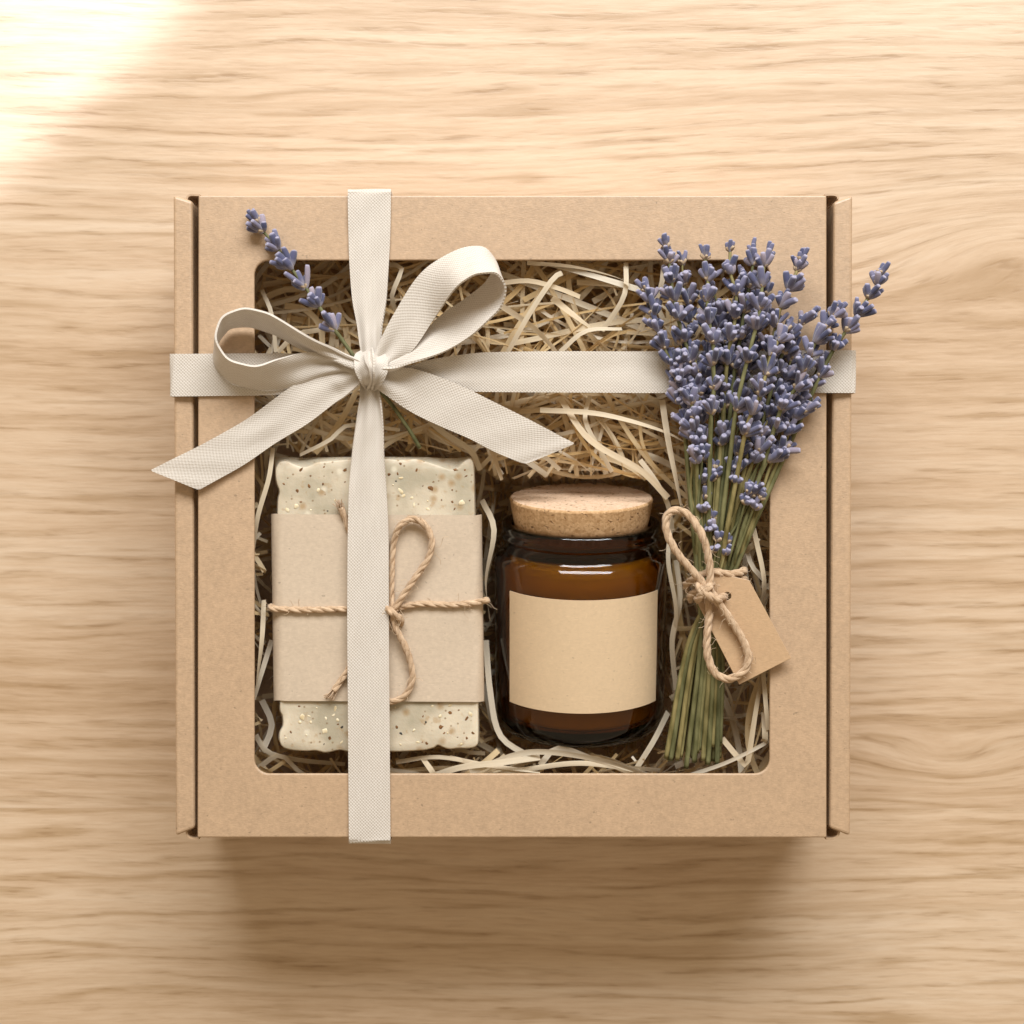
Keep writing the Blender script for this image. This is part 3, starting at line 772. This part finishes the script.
def sprig(root, whorls, tail, ln=16.5, w=6.0, nb=9, srad=2.3, tipn=4, top=True, jit=0.13):
    """whorls: list of world points from the tip down; tail: world points of the bare stem after the lowest whorl"""
    path = cr(list(whorls) + list(tail), 8)
    mb = MB(); tube(mb, even(path, 4 * S), lambda s: srad * S * (0.62 + 0.38 * min(1, s * 2.2)), 8, 0)
    # pale cut end
    e = even(path, 4 * S); t = (e[-1] - e[-2]).normalized()
    tube(mb, [e[-1] - t * 0.2 * S, e[-1] + t * 0.35 * S], srad * 0.93 * S, 8, 1)
    so_ = mb.build('stem' if root is None else 'sprig', [M['stem'], M['cutend']], root)
    hm = MB()
    for i, c in enumerate(whorls):
        nx = whorls[i + 1] if i + 1 < len(whorls) else tail[0]
        pv = whorls[i - 1] if i else c * 2 - nx
        ax = (pv - nx)
        k = 0.80 + 0.25 * min(1, i / 2)
        if i == 0 and top: whorl(hm, c, ax, tipn, ln * 0.85 * S, w * 0.86 * S, True, jit)
        else: whorl(hm, c, ax, nb + R.choice([-1, 0, 0, 1]), ln * k * S, w * S, False, jit)
    return so_, hm
MV = [M['bud'], M['bract']]
bunch = thing('lavender_bunch', Pm(708, 640, -14), 'bunch of dried blue lavender with green stems tied at the right of the box', 'lavender bunch')
TIE = (712, 592)
def stem_tail(fx, drop, endx, endy, depth, y0=None):
    """tie crossing at fraction fx (0..1 across the bundle), then fan out to the cut end"""
    tx = 697 + 34 * fx
    return [Pm(tx, 582, -2 - depth), Pm(688 + 33 * (endx - 666) / 54, 645, -5 - depth), Pm(endx, endy, -9 - depth)]
front = [  # whorl points from the tip down (photo px) and height above the lid in mm; then where it crosses the tie
    ([(666, 247), (669, 262), (671, 281), (674, 300), (678, 319), (684, 340), (690, 362)], 9, 0.05, [(697, 420), (698, 500)]),
    ([(645, 290), (649, 301), (654, 314), (657, 329), (664, 348), (672, 365), (681, 391)], 7, 0.02, [(690, 440), (696, 510)]),
    ([(705, 258), (708, 279), (707, 300), (709, 322), (713, 342), (713, 364), (714, 388), (711, 413)], 13, 0.28, [(712, 460), (708, 520)]),
    ([(730, 250), (730, 272), (736, 294), (735, 318), (731, 340), (727, 362)], 12, 0.40, [(722, 430), (716, 510)]),
    ([(768, 256), (764, 266), (762, 286), (760, 308), (756, 327), (747, 361), (736, 410)], 16, 0.50, [(724, 480), (714, 545)]),
    ([(752, 252), (753, 264), (749, 287), (744, 312), (740, 338), (735, 366)], 11, 0.45, [(726, 430), (718, 520)]),
    ([(800, 261), (797, 270), (790, 288), (781, 306), (776, 326), (770, 350)], 13, 0.66, [(756, 420), (736, 510)]),
    ([(812, 314), (801, 323), (790, 337), (783, 352), (776, 372)], 10, 0.70, [(760, 430), (738, 520)]),
    ([(787, 329), (779, 340), (771, 355), (766, 374), (760, 394), (752, 412), (745, 433)], 17, 0.58, [(735, 480), (722, 540)]),
    ([(880, 274), (877, 284), (868, 298), (857, 314), (846, 331), (834, 349), (820, 376)], 9, 0.92, [(795, 425), (756, 500)]),
    ([(839, 309), (832, 316), (825, 328), (816, 341), (810, 355), (803, 371), (796, 388), (781, 409)], 13, 0.84, [(766, 445), (744, 520)]),
    ([(812, 407), (804, 412), (795, 418)], 8, 0.95, [(778, 455), (750, 520)]),
    ([(786, 447), (780, 452), (773, 459)], 6, 0.98, [(762, 490), (748, 530)]),
    ([(697, 446), (697, 461)], 7, 0.0, [(699, 500), (697, 530)]),
    ([(722, 432), (722, 444)], 6, 0.30, [(721, 480), (714, 530)]),
    ([(738, 468), (735, 481)], 8, 0.50, [(730, 520), (722, 545)]),
    ([(748, 492), (745, 503)], 7, 0.75, [(738, 530), (730, 550)]),
    ([(759, 498), (754, 507)], 6, 0.88, [(745, 540), (736, 555)]),
    ([(690, 393), (691, 403), (694, 418)], 9, 0.12, [(701, 470), (702, 520)]),
    ([(708, 460), (712, 480)], 4, 0.2, [(711, 510), (706, 540)]),
    ([(776, 425), (764, 445)], 6, 0.7, [(752, 480), (736, 530)]),
    ([(694, 352), (697, 374), (700, 394)], 8, 0.16, [(704, 440), (704, 510)]),
    ([(706, 498), (705, 511)], 3, 0.15, []), ([(712, 519), (711, 529)], 2.5, 0.3, []), ([(717, 540), (715, 551)], 2.5, 0.45, []), ([(727, 543), (725, 553)], 2, 0.6, []), ([(716, 468), (715, 476)], 5, 0.4, []),
]
ends = [(666, 758), (670.5, 760), (677, 760), (686, 768), (694, 762), (703, 760), (708, 764), (717, 764), (720, 743)]
used = set()
for i, (wh, z, fx, mid) in enumerate(front):
    n = len(wh)
    wp = [Pm(x, y, z * (0.72 + 0.28 * math.sin(math.pi * min(1, (j + 1) / (n + 1)))) + R.gauss(0, 0.5)) for j, (x, y) in enumerate(wh)]
    tx = 697 + 34 * fx; xl, yl = wh[-1]
    m = [Pm(xl + (tx - xl) * q, yl + (582 - yl) * q, z * (1 - q) * 0.7) for q in (0.33, 0.66)]
    ei = int(round(8 * (1 - fx))); depth = R.uniform(0, 2.5)
    while ei in used and len(used) < 9: ei = (ei + 4) % 9
    if ei not in used: ex, ey, depth = ends[ei][0], ends[ei][1], 0
    else: ex, ey = 667 + 52 * min(1, max(0, 1 - fx + R.gauss(0, 0.2))), R.uniform(744, 764)
    used.add(ei)
    small = n == 2 and yl > 470
    so_, hm = sprig(bunch, wp, m + stem_tail(fx, 0, ex, ey, depth), ln=11.5 if small else 16.5, nb=5 if small else 9, srad=1.8 if small else 2.5)
    fo_ = hm.build('flower_head', MV, so_)
# fuller back rows
for i in range(27):
    fx = (i + 0.5) / 27; a = -0.22 + 0.70 * fx + R.gauss(0, 0.04)      # fan angle from the tie
    top = R.uniform(205, 318) if 0.2 < fx < 0.72 else R.uniform(190, 265)
    L0 = top; wh = []
    nW = R.choice([4, 5, 6])
    for j in range(nW):
        d = L0 - j * 20 * R.uniform(0.9, 1.1)
        pv_ = 75 * min(1, max(0, 1 - (a - 0.05) / 0.3))
        wh.append((709 + math.sin(a) * max(0, d - pv_) * (1 + pv_ / 220) + R.gauss(0, 2), 575 - math.cos(a) * d + R.gauss(0, 2)))
    z = R.uniform(2.5, 7.5)
    wp = [Pm(x, y, z + R.gauss(0, 0.6)) for x, y in wh]
    d = L0 - nW * 20
    m = [Pm(709 + math.sin(a) * d * 0.72, 575 - math.cos(a) * d * 0.72, z * 0.5), Pm(709 + math.sin(a) * d * 0.35, 575 - math.cos(a) * d * 0.35, z * 0.1)]
    so_, hm = sprig(bunch, wp, m + stem_tail(fx, 0, 668 + 52 * min(1, max(0, 1 - fx + R.gauss(0, 0.2))), R.uniform(742, 762), R.uniform(4, 9)), srad=1.6)
    hm.build('flower_head', MV, so_)

# the single sprig under the bow
root = thing('lavender_sprig', Pm(300, 290, 1.2), 'single lavender sprig tucked under the ribbon bow at the upper left', 'lavender')
wh = [(257, 222), (263, 231), (278, 249), (291, 268), (305, 287), (318, 305), (334, 329)]
wp = [Pm(x, y, 3.2 + 0.25 * j) for j, (x, y) in enumerate(wh)]
so_, hm = sprig(root, wp, [Pm(340, 337, 4.2), Pm(355, 358, 3.8), Pm(371, 380, 2.6), Pm(392, 405, 0.6), Pm(408, 428, -1), Pm(420, 448, -2.5)], ln=19.0, w=6.6, nb=9, srad=2.0, tipn=5, jit=0.03)
so_.name = 'stem'
hm.build('flower_head', MV, so_)

# twine round the bunch and the tag
bt = thing('twine_bow', Pm(704, 592, 0), 'looped jute twine tied around the lavender stems and through the tag', 'twine')
rp('wrap', bt, [(690, 592, -12), (686, 586, -5), (692, 580, 1), (704, 574, 3.5), (716, 572, 3.6), (728, 574, 3.0), (738, 573, 1.5), (744, 571, -2), (741, 574, -9)], rad=4.1)
rp('wrap', bt, [(742, 582, -9), (744, 579, -2), (735, 582, 1.0), (716, 586, 2.6), (700, 590, 2.4), (690, 596, -2), (692, 600, -9)], rad=4.1)
rp('bow_loop', bt, [(706, 592, 6), (700, 580, 6.8), (690, 568, 7.5), (679, 555, 8), (669, 538, 8), (665.5, 523, 8), (669, 513, 8), (678, 510.5, 8), (688, 515, 8.5), (698, 528, 9), (705, 543, 9), (709, 560, 8.5), (710, 576, 7.5), (708, 590, 6.5)], rad=4.1)
rp('bow_loop', bt, [(710, 590, 6), (716, 600, 7), (725, 612, 6.6), (734, 625, 6.2), (743, 641, 6), (748, 657, 5.8), (744, 671, 5.6), (729, 679, 5.4), (715, 673, 5.2), (707.5, 655, 5), (707, 634, 5), (709, 612, 5.4), (707, 595, 6)], rad=4.1)
rp('knot', bt, [(698, 581, 4), (699, 588, 8), (706, 594, 10), (715, 599, 9.2), (720, 598.5, 7.5), (723.5, 596.5, 4.5), (724.5, 595.5, -2)], rad=4.2, hairs=0.5)
rp('knot', bt, [(712, 583, 5), (708, 588, 9.5), (701, 595, 9), (697, 600, 5)], rad=4.0, hairs=0.5)
# tag: plate tilted slightly, with its hole
tz = 3.6
tp = [(749, 580), (791, 658), (739, 684.5), (698, 604.5), (702, 591), (717, 573)]
hole = [(727 + 4.1 * math.cos(a * math.pi / 8), 596 + 4.1 * math.sin(a * math.pi / 8)) for a in range(16)]
def txy(p): q = Pm(p[0], p[1], tz); return (q.x, q.y)
tg = prism('gift_tag', [txy(p) for p in tp], H + tz * 0.001 - 0.0003, H + tz * 0.001 + 0.0003, M['tagp'], None, bevel=0.00015, holes=[[txy(p) for p in hole]], seg=2)
tag(tg, 'small blank brown card tag with clipped corners hanging on the lavender twine', 'gift tag')

# ---------------------------------------------------------------- the ribbon
ribbon = thing('ribbon', Pm(369, 370, 0.6), 'off white woven cotton ribbon crossing the box and tied in a bow', 'ribbon')
WPX = 43.0
def strip(name, rows, parent, n=6, cross=10, pleat=0.5, arch=0.0, own=False):
    """rows: [(L, R)] photo px + mm above the lid; lofts a woven band between its two edges"""
    Ls = cr([Pm(*a) for a, b in rows], n); Rs = cr([Pm(*b) for a, b in rows], n)
    N = len(Ls); v = []; uv = []; L = 0; full = WPX * S
    ph = R.uniform(0, 6)
    for i in range(N):
        a, b = Ls[i], Rs[i]; c = (a + b) / 2
        if i: L += (c - (Ls[i - 1] + Rs[i - 1]) / 2).length
        t = ((Ls[min(i + 1, N - 1)] + Rs[min(i + 1, N - 1)]) - (Ls[max(i - 1, 0)] + Rs[max(i - 1, 0)])).normalized()
        w = b - a; nr = w.cross(t); nr = nr.normalized() if nr.length > 1e-9 else Vector((0, 0, 1))
        short = max(0, full - w.length)
        for k in range(cross + 1):
            s = k / cross
            q = a.lerp(b, s) + nr * (pleat * short * 0.28 * math.sin(s * 2 * math.pi * 1.5 + ph * 0.2)) + nr * (arch * 0.001 * (1 - (2 * s - 1) ** 2))
            q += nr * 0.00012 * math.sin(i * 0.7 + k * 0.5)
            v.append(q); uv.append((s * (w.length * 1.25 if own else full), L))
    f = []; c1 = cross + 1
    for i in range(N - 1):
        for k in range(cross): f.append((i * c1 + k, i * c1 + k + 1, (i + 1) * c1 + k + 1, (i + 1) * c1 + k))
    mb = MB(); mb.add(v, f, uv)
    o = mb.build(name, M['weave'], parent)
    md = o.modifiers.new('Subdivision', 'SUBSURF'); md.levels = 1; md.render_levels = 1
    md = o.modifiers.new('Solidify', 'SOLIDIFY'); md.thickness = 0.0007; md.offset = 0; es = o.modifiers.new('EdgeSplit', 'EDGE_SPLIT'); es.split_angle = 0.9
    # loose threads along the edges
    return o
def loop_rows(data, zname, taper=(0.45, 4)):
    """data: (A px, B px, z of the low edge); the other edge is raised so the band keeps its real width"""
    out = []; n = len(data)
    for i, (a, b, z) in enumerate(data):
        e = min(i, n - 1 - i); W = WPX * (taper[0] + (1 - taper[0]) * smooth(0, taper[1], e))
        d = math.hypot(a[0] - b[0], a[1] - b[1]); dz = math.sqrt(max(0, W * W - d * d)) * S * 1000
        out.append(((*a, z + (dz if zname == 'A' else 0)), (*b, z + (dz if zname == 'B' else 0))))
    return out
g = 0.8
# bands down and across the box: over the edge and down the wall
def px_at(py, mm_from, mm_to): return 512 + (py - 512) * (ZC - (H + mm_from * .001)) / (ZC - (H + mm_to * .001))
def wallrow(x0, x1, py, mm):
    y = px_at(py, 0.5, mm); k = (ZC - H) / (ZC - (H + mm * .001))
    return ((512 + (x0 - 512) * k, y, mm), (512 + (x1 - 512) * k, y, mm))
strip('band', [wallrow(348, 391, 192.0, -68), wallrow(348, 391, 191.4, -30), wallrow(348, 391, 191.0, -6), ((348, 391)[0:1] + (190.5, -1.2), (391, 190.5, -1.2)), ((348, 192, 0.5), (391, 192, 0.5)), ((348, 197, g), (391, 197, g)), ((348.5, 230, g), (390.5, 230, g)),
    ((349.5, 262, 1.0), (389, 262, 1.0)), ((352, 297, 1.6), (386.5, 300, 1.6)), ((357, 326, 2.6), (382, 328, 2.6)), ((359.5, 345, 3.4), (381, 346, 3.6)), ((362, 358, 3.6), (378, 358, 3.8))], ribbon)
strip('band', [((361, 384, 3), (377, 384, 3)), ((360, 400, 2.2), (380.5, 400, 2.2)), ((356, 425, 1.8), (383, 425, 1.8)), ((352, 455, 1.4), (384, 455, 1.4)), ((349, 490, 1.2), (386.5, 490, 1.2)), ((348, 530, 1.1), (388.5, 530, 1.1)), ((347.5, 580, 1.1), (388.8, 580, 1.1)),
    ((347.5, 640, 1.0), (389, 640, 1.0)), ((348, 700, 1.0), (389.5, 700, 1.0)), ((348.5, 770, g), (390, 770, g)), ((349, 832, g), (390.5, 832, g)), ((349, 840, 0.6), (390.5, 840, 0.6)), ((349, 842.5, -1), (390.5, 842.5, -1)), wallrow(349, 390.5, 842.5, -6), wallrow(349, 390.5, 842, -30), wallrow(349, 390.5, 841.5, -68)], ribbon)
def wallrow_h(y0, y1, pxx, mm):
    x = px_at(pxx, 0.5, mm); k = (ZC - H) / (ZC - (H + mm * .001))
    return ((x, 512 + (y0 - 512) * k, mm), (x, 512 + (y1 - 512) * k, mm))
strip('band', [wallrow_h(354, 396.5, 172, -68), wallrow_h(354, 396.5, 171.7, -30), wallrow_h(354, 396.5, 171.5, -6), ((171.3, 354, -1.5), (171.3, 396.5, -1.5)), ((173, 354, 0), (173, 396.5, 0)), ((181, 354, 0.4), (181, 396.5, 0.4)), ((215, 353.8, g), (215, 396, g)),
    ((260, 353.5, g), (260, 395.5, g)), ((300, 354, 1.2), (300, 393, 1.2)), ((330, 357, 2), (330, 387, 2)), ((350, 362, 3), (350, 381, 3)), ((362, 365, 3.2), (362, 377, 3.2))], ribbon)
strip('band', [((378, 366, 2.6), (378, 377, 2.6)), ((396, 366, 2.2), (396, 383, 2.2)), ((412, 365, 2.0), (414, 387, 1.8)), ((430, 360, 1.8), (432, 389, 1.5)), ((457, 355.5, 1.3), (458, 391, 1.3)), ((492, 352.3, g), (492, 392, g)), ((560, 351.5, g), (560, 392.5, g)), ((640, 351.5, g), (640, 393, g)), ((740, 351, g), (740, 393, g)), ((810, 350.5, g), (810, 393, g)),
    ((845, 350.5, 0.4), (845, 393, 0.4)), ((852.5, 350.5, -0.2), (852.5, 393, -0.2)), ((854.5, 350.5, -1.6), (854.5, 393, -1.6)), wallrow_h(350.5, 393, 854.5, -6), wallrow_h(350.5, 393, 854.2, -30), wallrow_h(350.5, 393, 854, -68)], ribbon)
# left loop: stands on its lower edge, rim A towards the viewer
LL = [((362, 364), (362, 370), 6), ((349, 358), (346, 365), 5.5), ((334, 350), (324, 358), 4.5), ((318, 342), (306, 351), 3.6), ((299, 332), (287, 341), 3), ((281, 320), (271, 333), 2.5), ((266, 313), (255, 328), 2.2), ((252, 309), (241, 326.5), 2), ((239, 309.5), (230, 329), 2), ((227, 314), (224, 334), 2),
      ((219, 323), (219, 342), 2), ((216, 336), (214, 353), 2), ((220, 349), (217, 368), 1.8), ((229, 359), (227, 379), 1.8), ((243, 364.5), (242, 386), 1.8), ((259, 365.5), (260, 389), 1.8), ((279, 359), (281, 389), 2), ((296, 354), (300, 385), 2.4), ((311, 352.5), (318, 378), 3.2), ((328, 355), (335, 373), 4.2), ((346, 361), (349, 370), 5.2), ((360, 367), (360, 373), 5.6)]
strip('bow_loop', loop_rows(LL, 'A', (0.28, 6)), ribbon, n=5)
# right loop: rim B (lower right edge) nearer the viewer
RL = [((372, 362), (384, 366), 6), ((377, 349), (395, 362), 6), ((393, 316), (413, 350), 7.5), ((416, 279), (434, 319), 9), ((440, 259), (456, 288), 10), ((464, 248.5), (472, 276.5), 10.5), ((480, 247), (486, 273), 9.5), ((491, 254), (498, 275), 7.6), ((496, 266), (505, 286), 5.4), ((489, 278), (503, 303), 4), ((478, 290), (492, 317), 3),
      ((458, 304), (472, 335), 2.6), ((436, 320), (445, 352), 2.6), ((413, 344), (413, 363), 3.2), ((394, 360), (396, 369), 3.6), ((372, 367), (374, 371), 4)]
strip('bow_loop', loop_rows(RL, 'B', (0.34, 4)), ribbon, n=6)
# tails
strip('tail', [((364, 366, 6), (366, 376, 6)), ((352, 363, 6.2), (360, 384, 6)), ((336, 367, 5), (346, 396, 5)), ((317, 373, 3.6), (334, 404, 3.6)), ((288, 389, 2.6), (306, 425, 2.4)), ((247, 419, 2.2), (276, 443, 1.6)), ((203, 444, 2.6), (247, 463, 1.6)), ((172, 459.5, 3), (220, 478.5, 1.8)), ((150, 470.5, 3.6), (199, 490, 2.2))], ribbon)
strip('tail', [((376, 368, 6), (370, 378, 6)), ((388, 367.5, 6), (377, 388, 5)), ((402, 367.5, 5.4), (392, 399, 4.4)), ((419, 370, 5), (413, 413, 3.6)), ((457, 384, 3.8), (440, 426, 2.8)), ((492, 401, 3), (470, 439, 2.2)), ((530, 420, 2.6), (495, 452, 1.8)), ((560, 436, 2.4), (518, 461.5, 1.6)), ((575, 443.5, 2.4), (527, 464, 1.6))], ribbon)
# knot: a core with two wraps laid over it
kn = MB(); blob(kn, Pm(369.5, 370, 6.0), 13 * S, 16 * S, 0.0050, 0.1, 0, 24, 14, jj=0.02)
ko = kn.build('knot', M['weave'], ribbon)
strip('knot_wrap', [((361, 350, 2), (372, 348, 3)), ((355, 355, 7), (373, 351, 9)), ((354, 364, 10), (374, 360, 12.5)), ((356, 374, 10), (374, 371, 13)), ((361, 383, 8), (374, 381, 10.5)), ((366, 391, 2.5), (372, 391, 4))], ribbon, arch=1.0, pleat=0.12, n=6, own=True)
strip('knot_wrap', [((368, 349, 6), (384, 352, 2.5)), ((365, 352, 10.4), (386, 356, 6)), ((366.5, 361, 13.3), (388, 364, 8.5)), ((370.5, 371, 13.6), (386.5, 374, 8.6)), ((371, 382, 11), (381, 385, 6.5)), ((367, 392, 3.6), (373, 392, 2))], ribbon, arch=1.2, pleat=0.10, n=6, own=True)

# ---------------------------------------------------------------- camera
cd = bpy.data.cameras.new('camera'); cam = bpy.data.objects.new('camera', cd); COL.objects.link(cam)
cam.location = (0, 0, ZC); cd.lens = 60; cd.sensor_width = 36; cd.clip_start = 0.01; cd.clip_end = 50
cd.dof.use_dof = True; cd.dof.focus_distance = D - 0.002; cd.dof.aperture_fstop = 14.0
sc.camera = cam

# ---------------------------------------------------------------- light: one big window beyond the top edge, soft room light, a shaft of sun
def lamp(name, kind, loc, aim, **kw):
    d = bpy.data.lights.new(name, kind); o = bpy.data.objects.new(name, d); COL.objects.link(o)
    o.location = loc; o.rotation_euler = (Vector(aim) - Vector(loc)).to_track_quat('-Z', 'Y').to_euler()
    for k, v in kw.items(): setattr(d, k, v)
    return o
az, el, dist = math.radians(7), math.radians(41), 1.6
lamp('window_light', 'AREA', (dist * math.cos(el) * math.sin(az), dist * math.cos(el) * math.cos(az), dist * math.sin(el)), (0, 0.02, 0.03), shape='RECTANGLE', size=1.55, size_y=0.6, energy=43.5, color=(0.96, 0.985, 1.0))
# sunlight shaft: hard round edge far off the corner
d0 = P(-40, -30, 0)
edge_n = Vector((-195, 220, 0)).normalized()            # from the lit edge towards the corner, world axes
rad_ = 0.9
mid = P(120, 106, 0); ctr = mid + Vector((-0.66, 0.75, 0)).normalized() * rad_
src = ctr + Vector((0.75, 0.66, 0)) * 0.5 + Vector((0, 0, 3.0))
sp = lamp('sun_shaft', 'SPOT', src, ctr, energy=350, color=(0.92, 0.93, 1.0), spot_blend=0.04, shadow_soft_size=0.01)
sp.data.spot_size = 2 * math.atan(rad_ / (src - ctr).length)
w = bpy.data.worlds.new('World'); sc.world = w; w.use_nodes = True
bg = w.node_tree.nodes['Background']; bg.inputs[0].default_value = (1.0, 0.77, 0.50, 1); bg.inputs[1].default_value = 0.44

sc.view_settings.view_transform = 'Standard'; sc.view_settings.look = 'None'; sc.view_settings.exposure = 0; sc.view_settings.gamma = 1
sc.view_settings.use_curve_mapping = False
sc.render.engine = 'CYCLES'
cy = sc.cycles
cy.max_bounces = 16; cy.transmission_bounces = 12; cy.diffuse_bounces = 4; cy.glossy_bounces = 6; cy.transparent_max_bounces = 12
cy.use_denoising = True
try: cy.denoiser = 'OPENIMAGEDENOISE'
except Exception: pass
cy.blur_glossy = 0.5
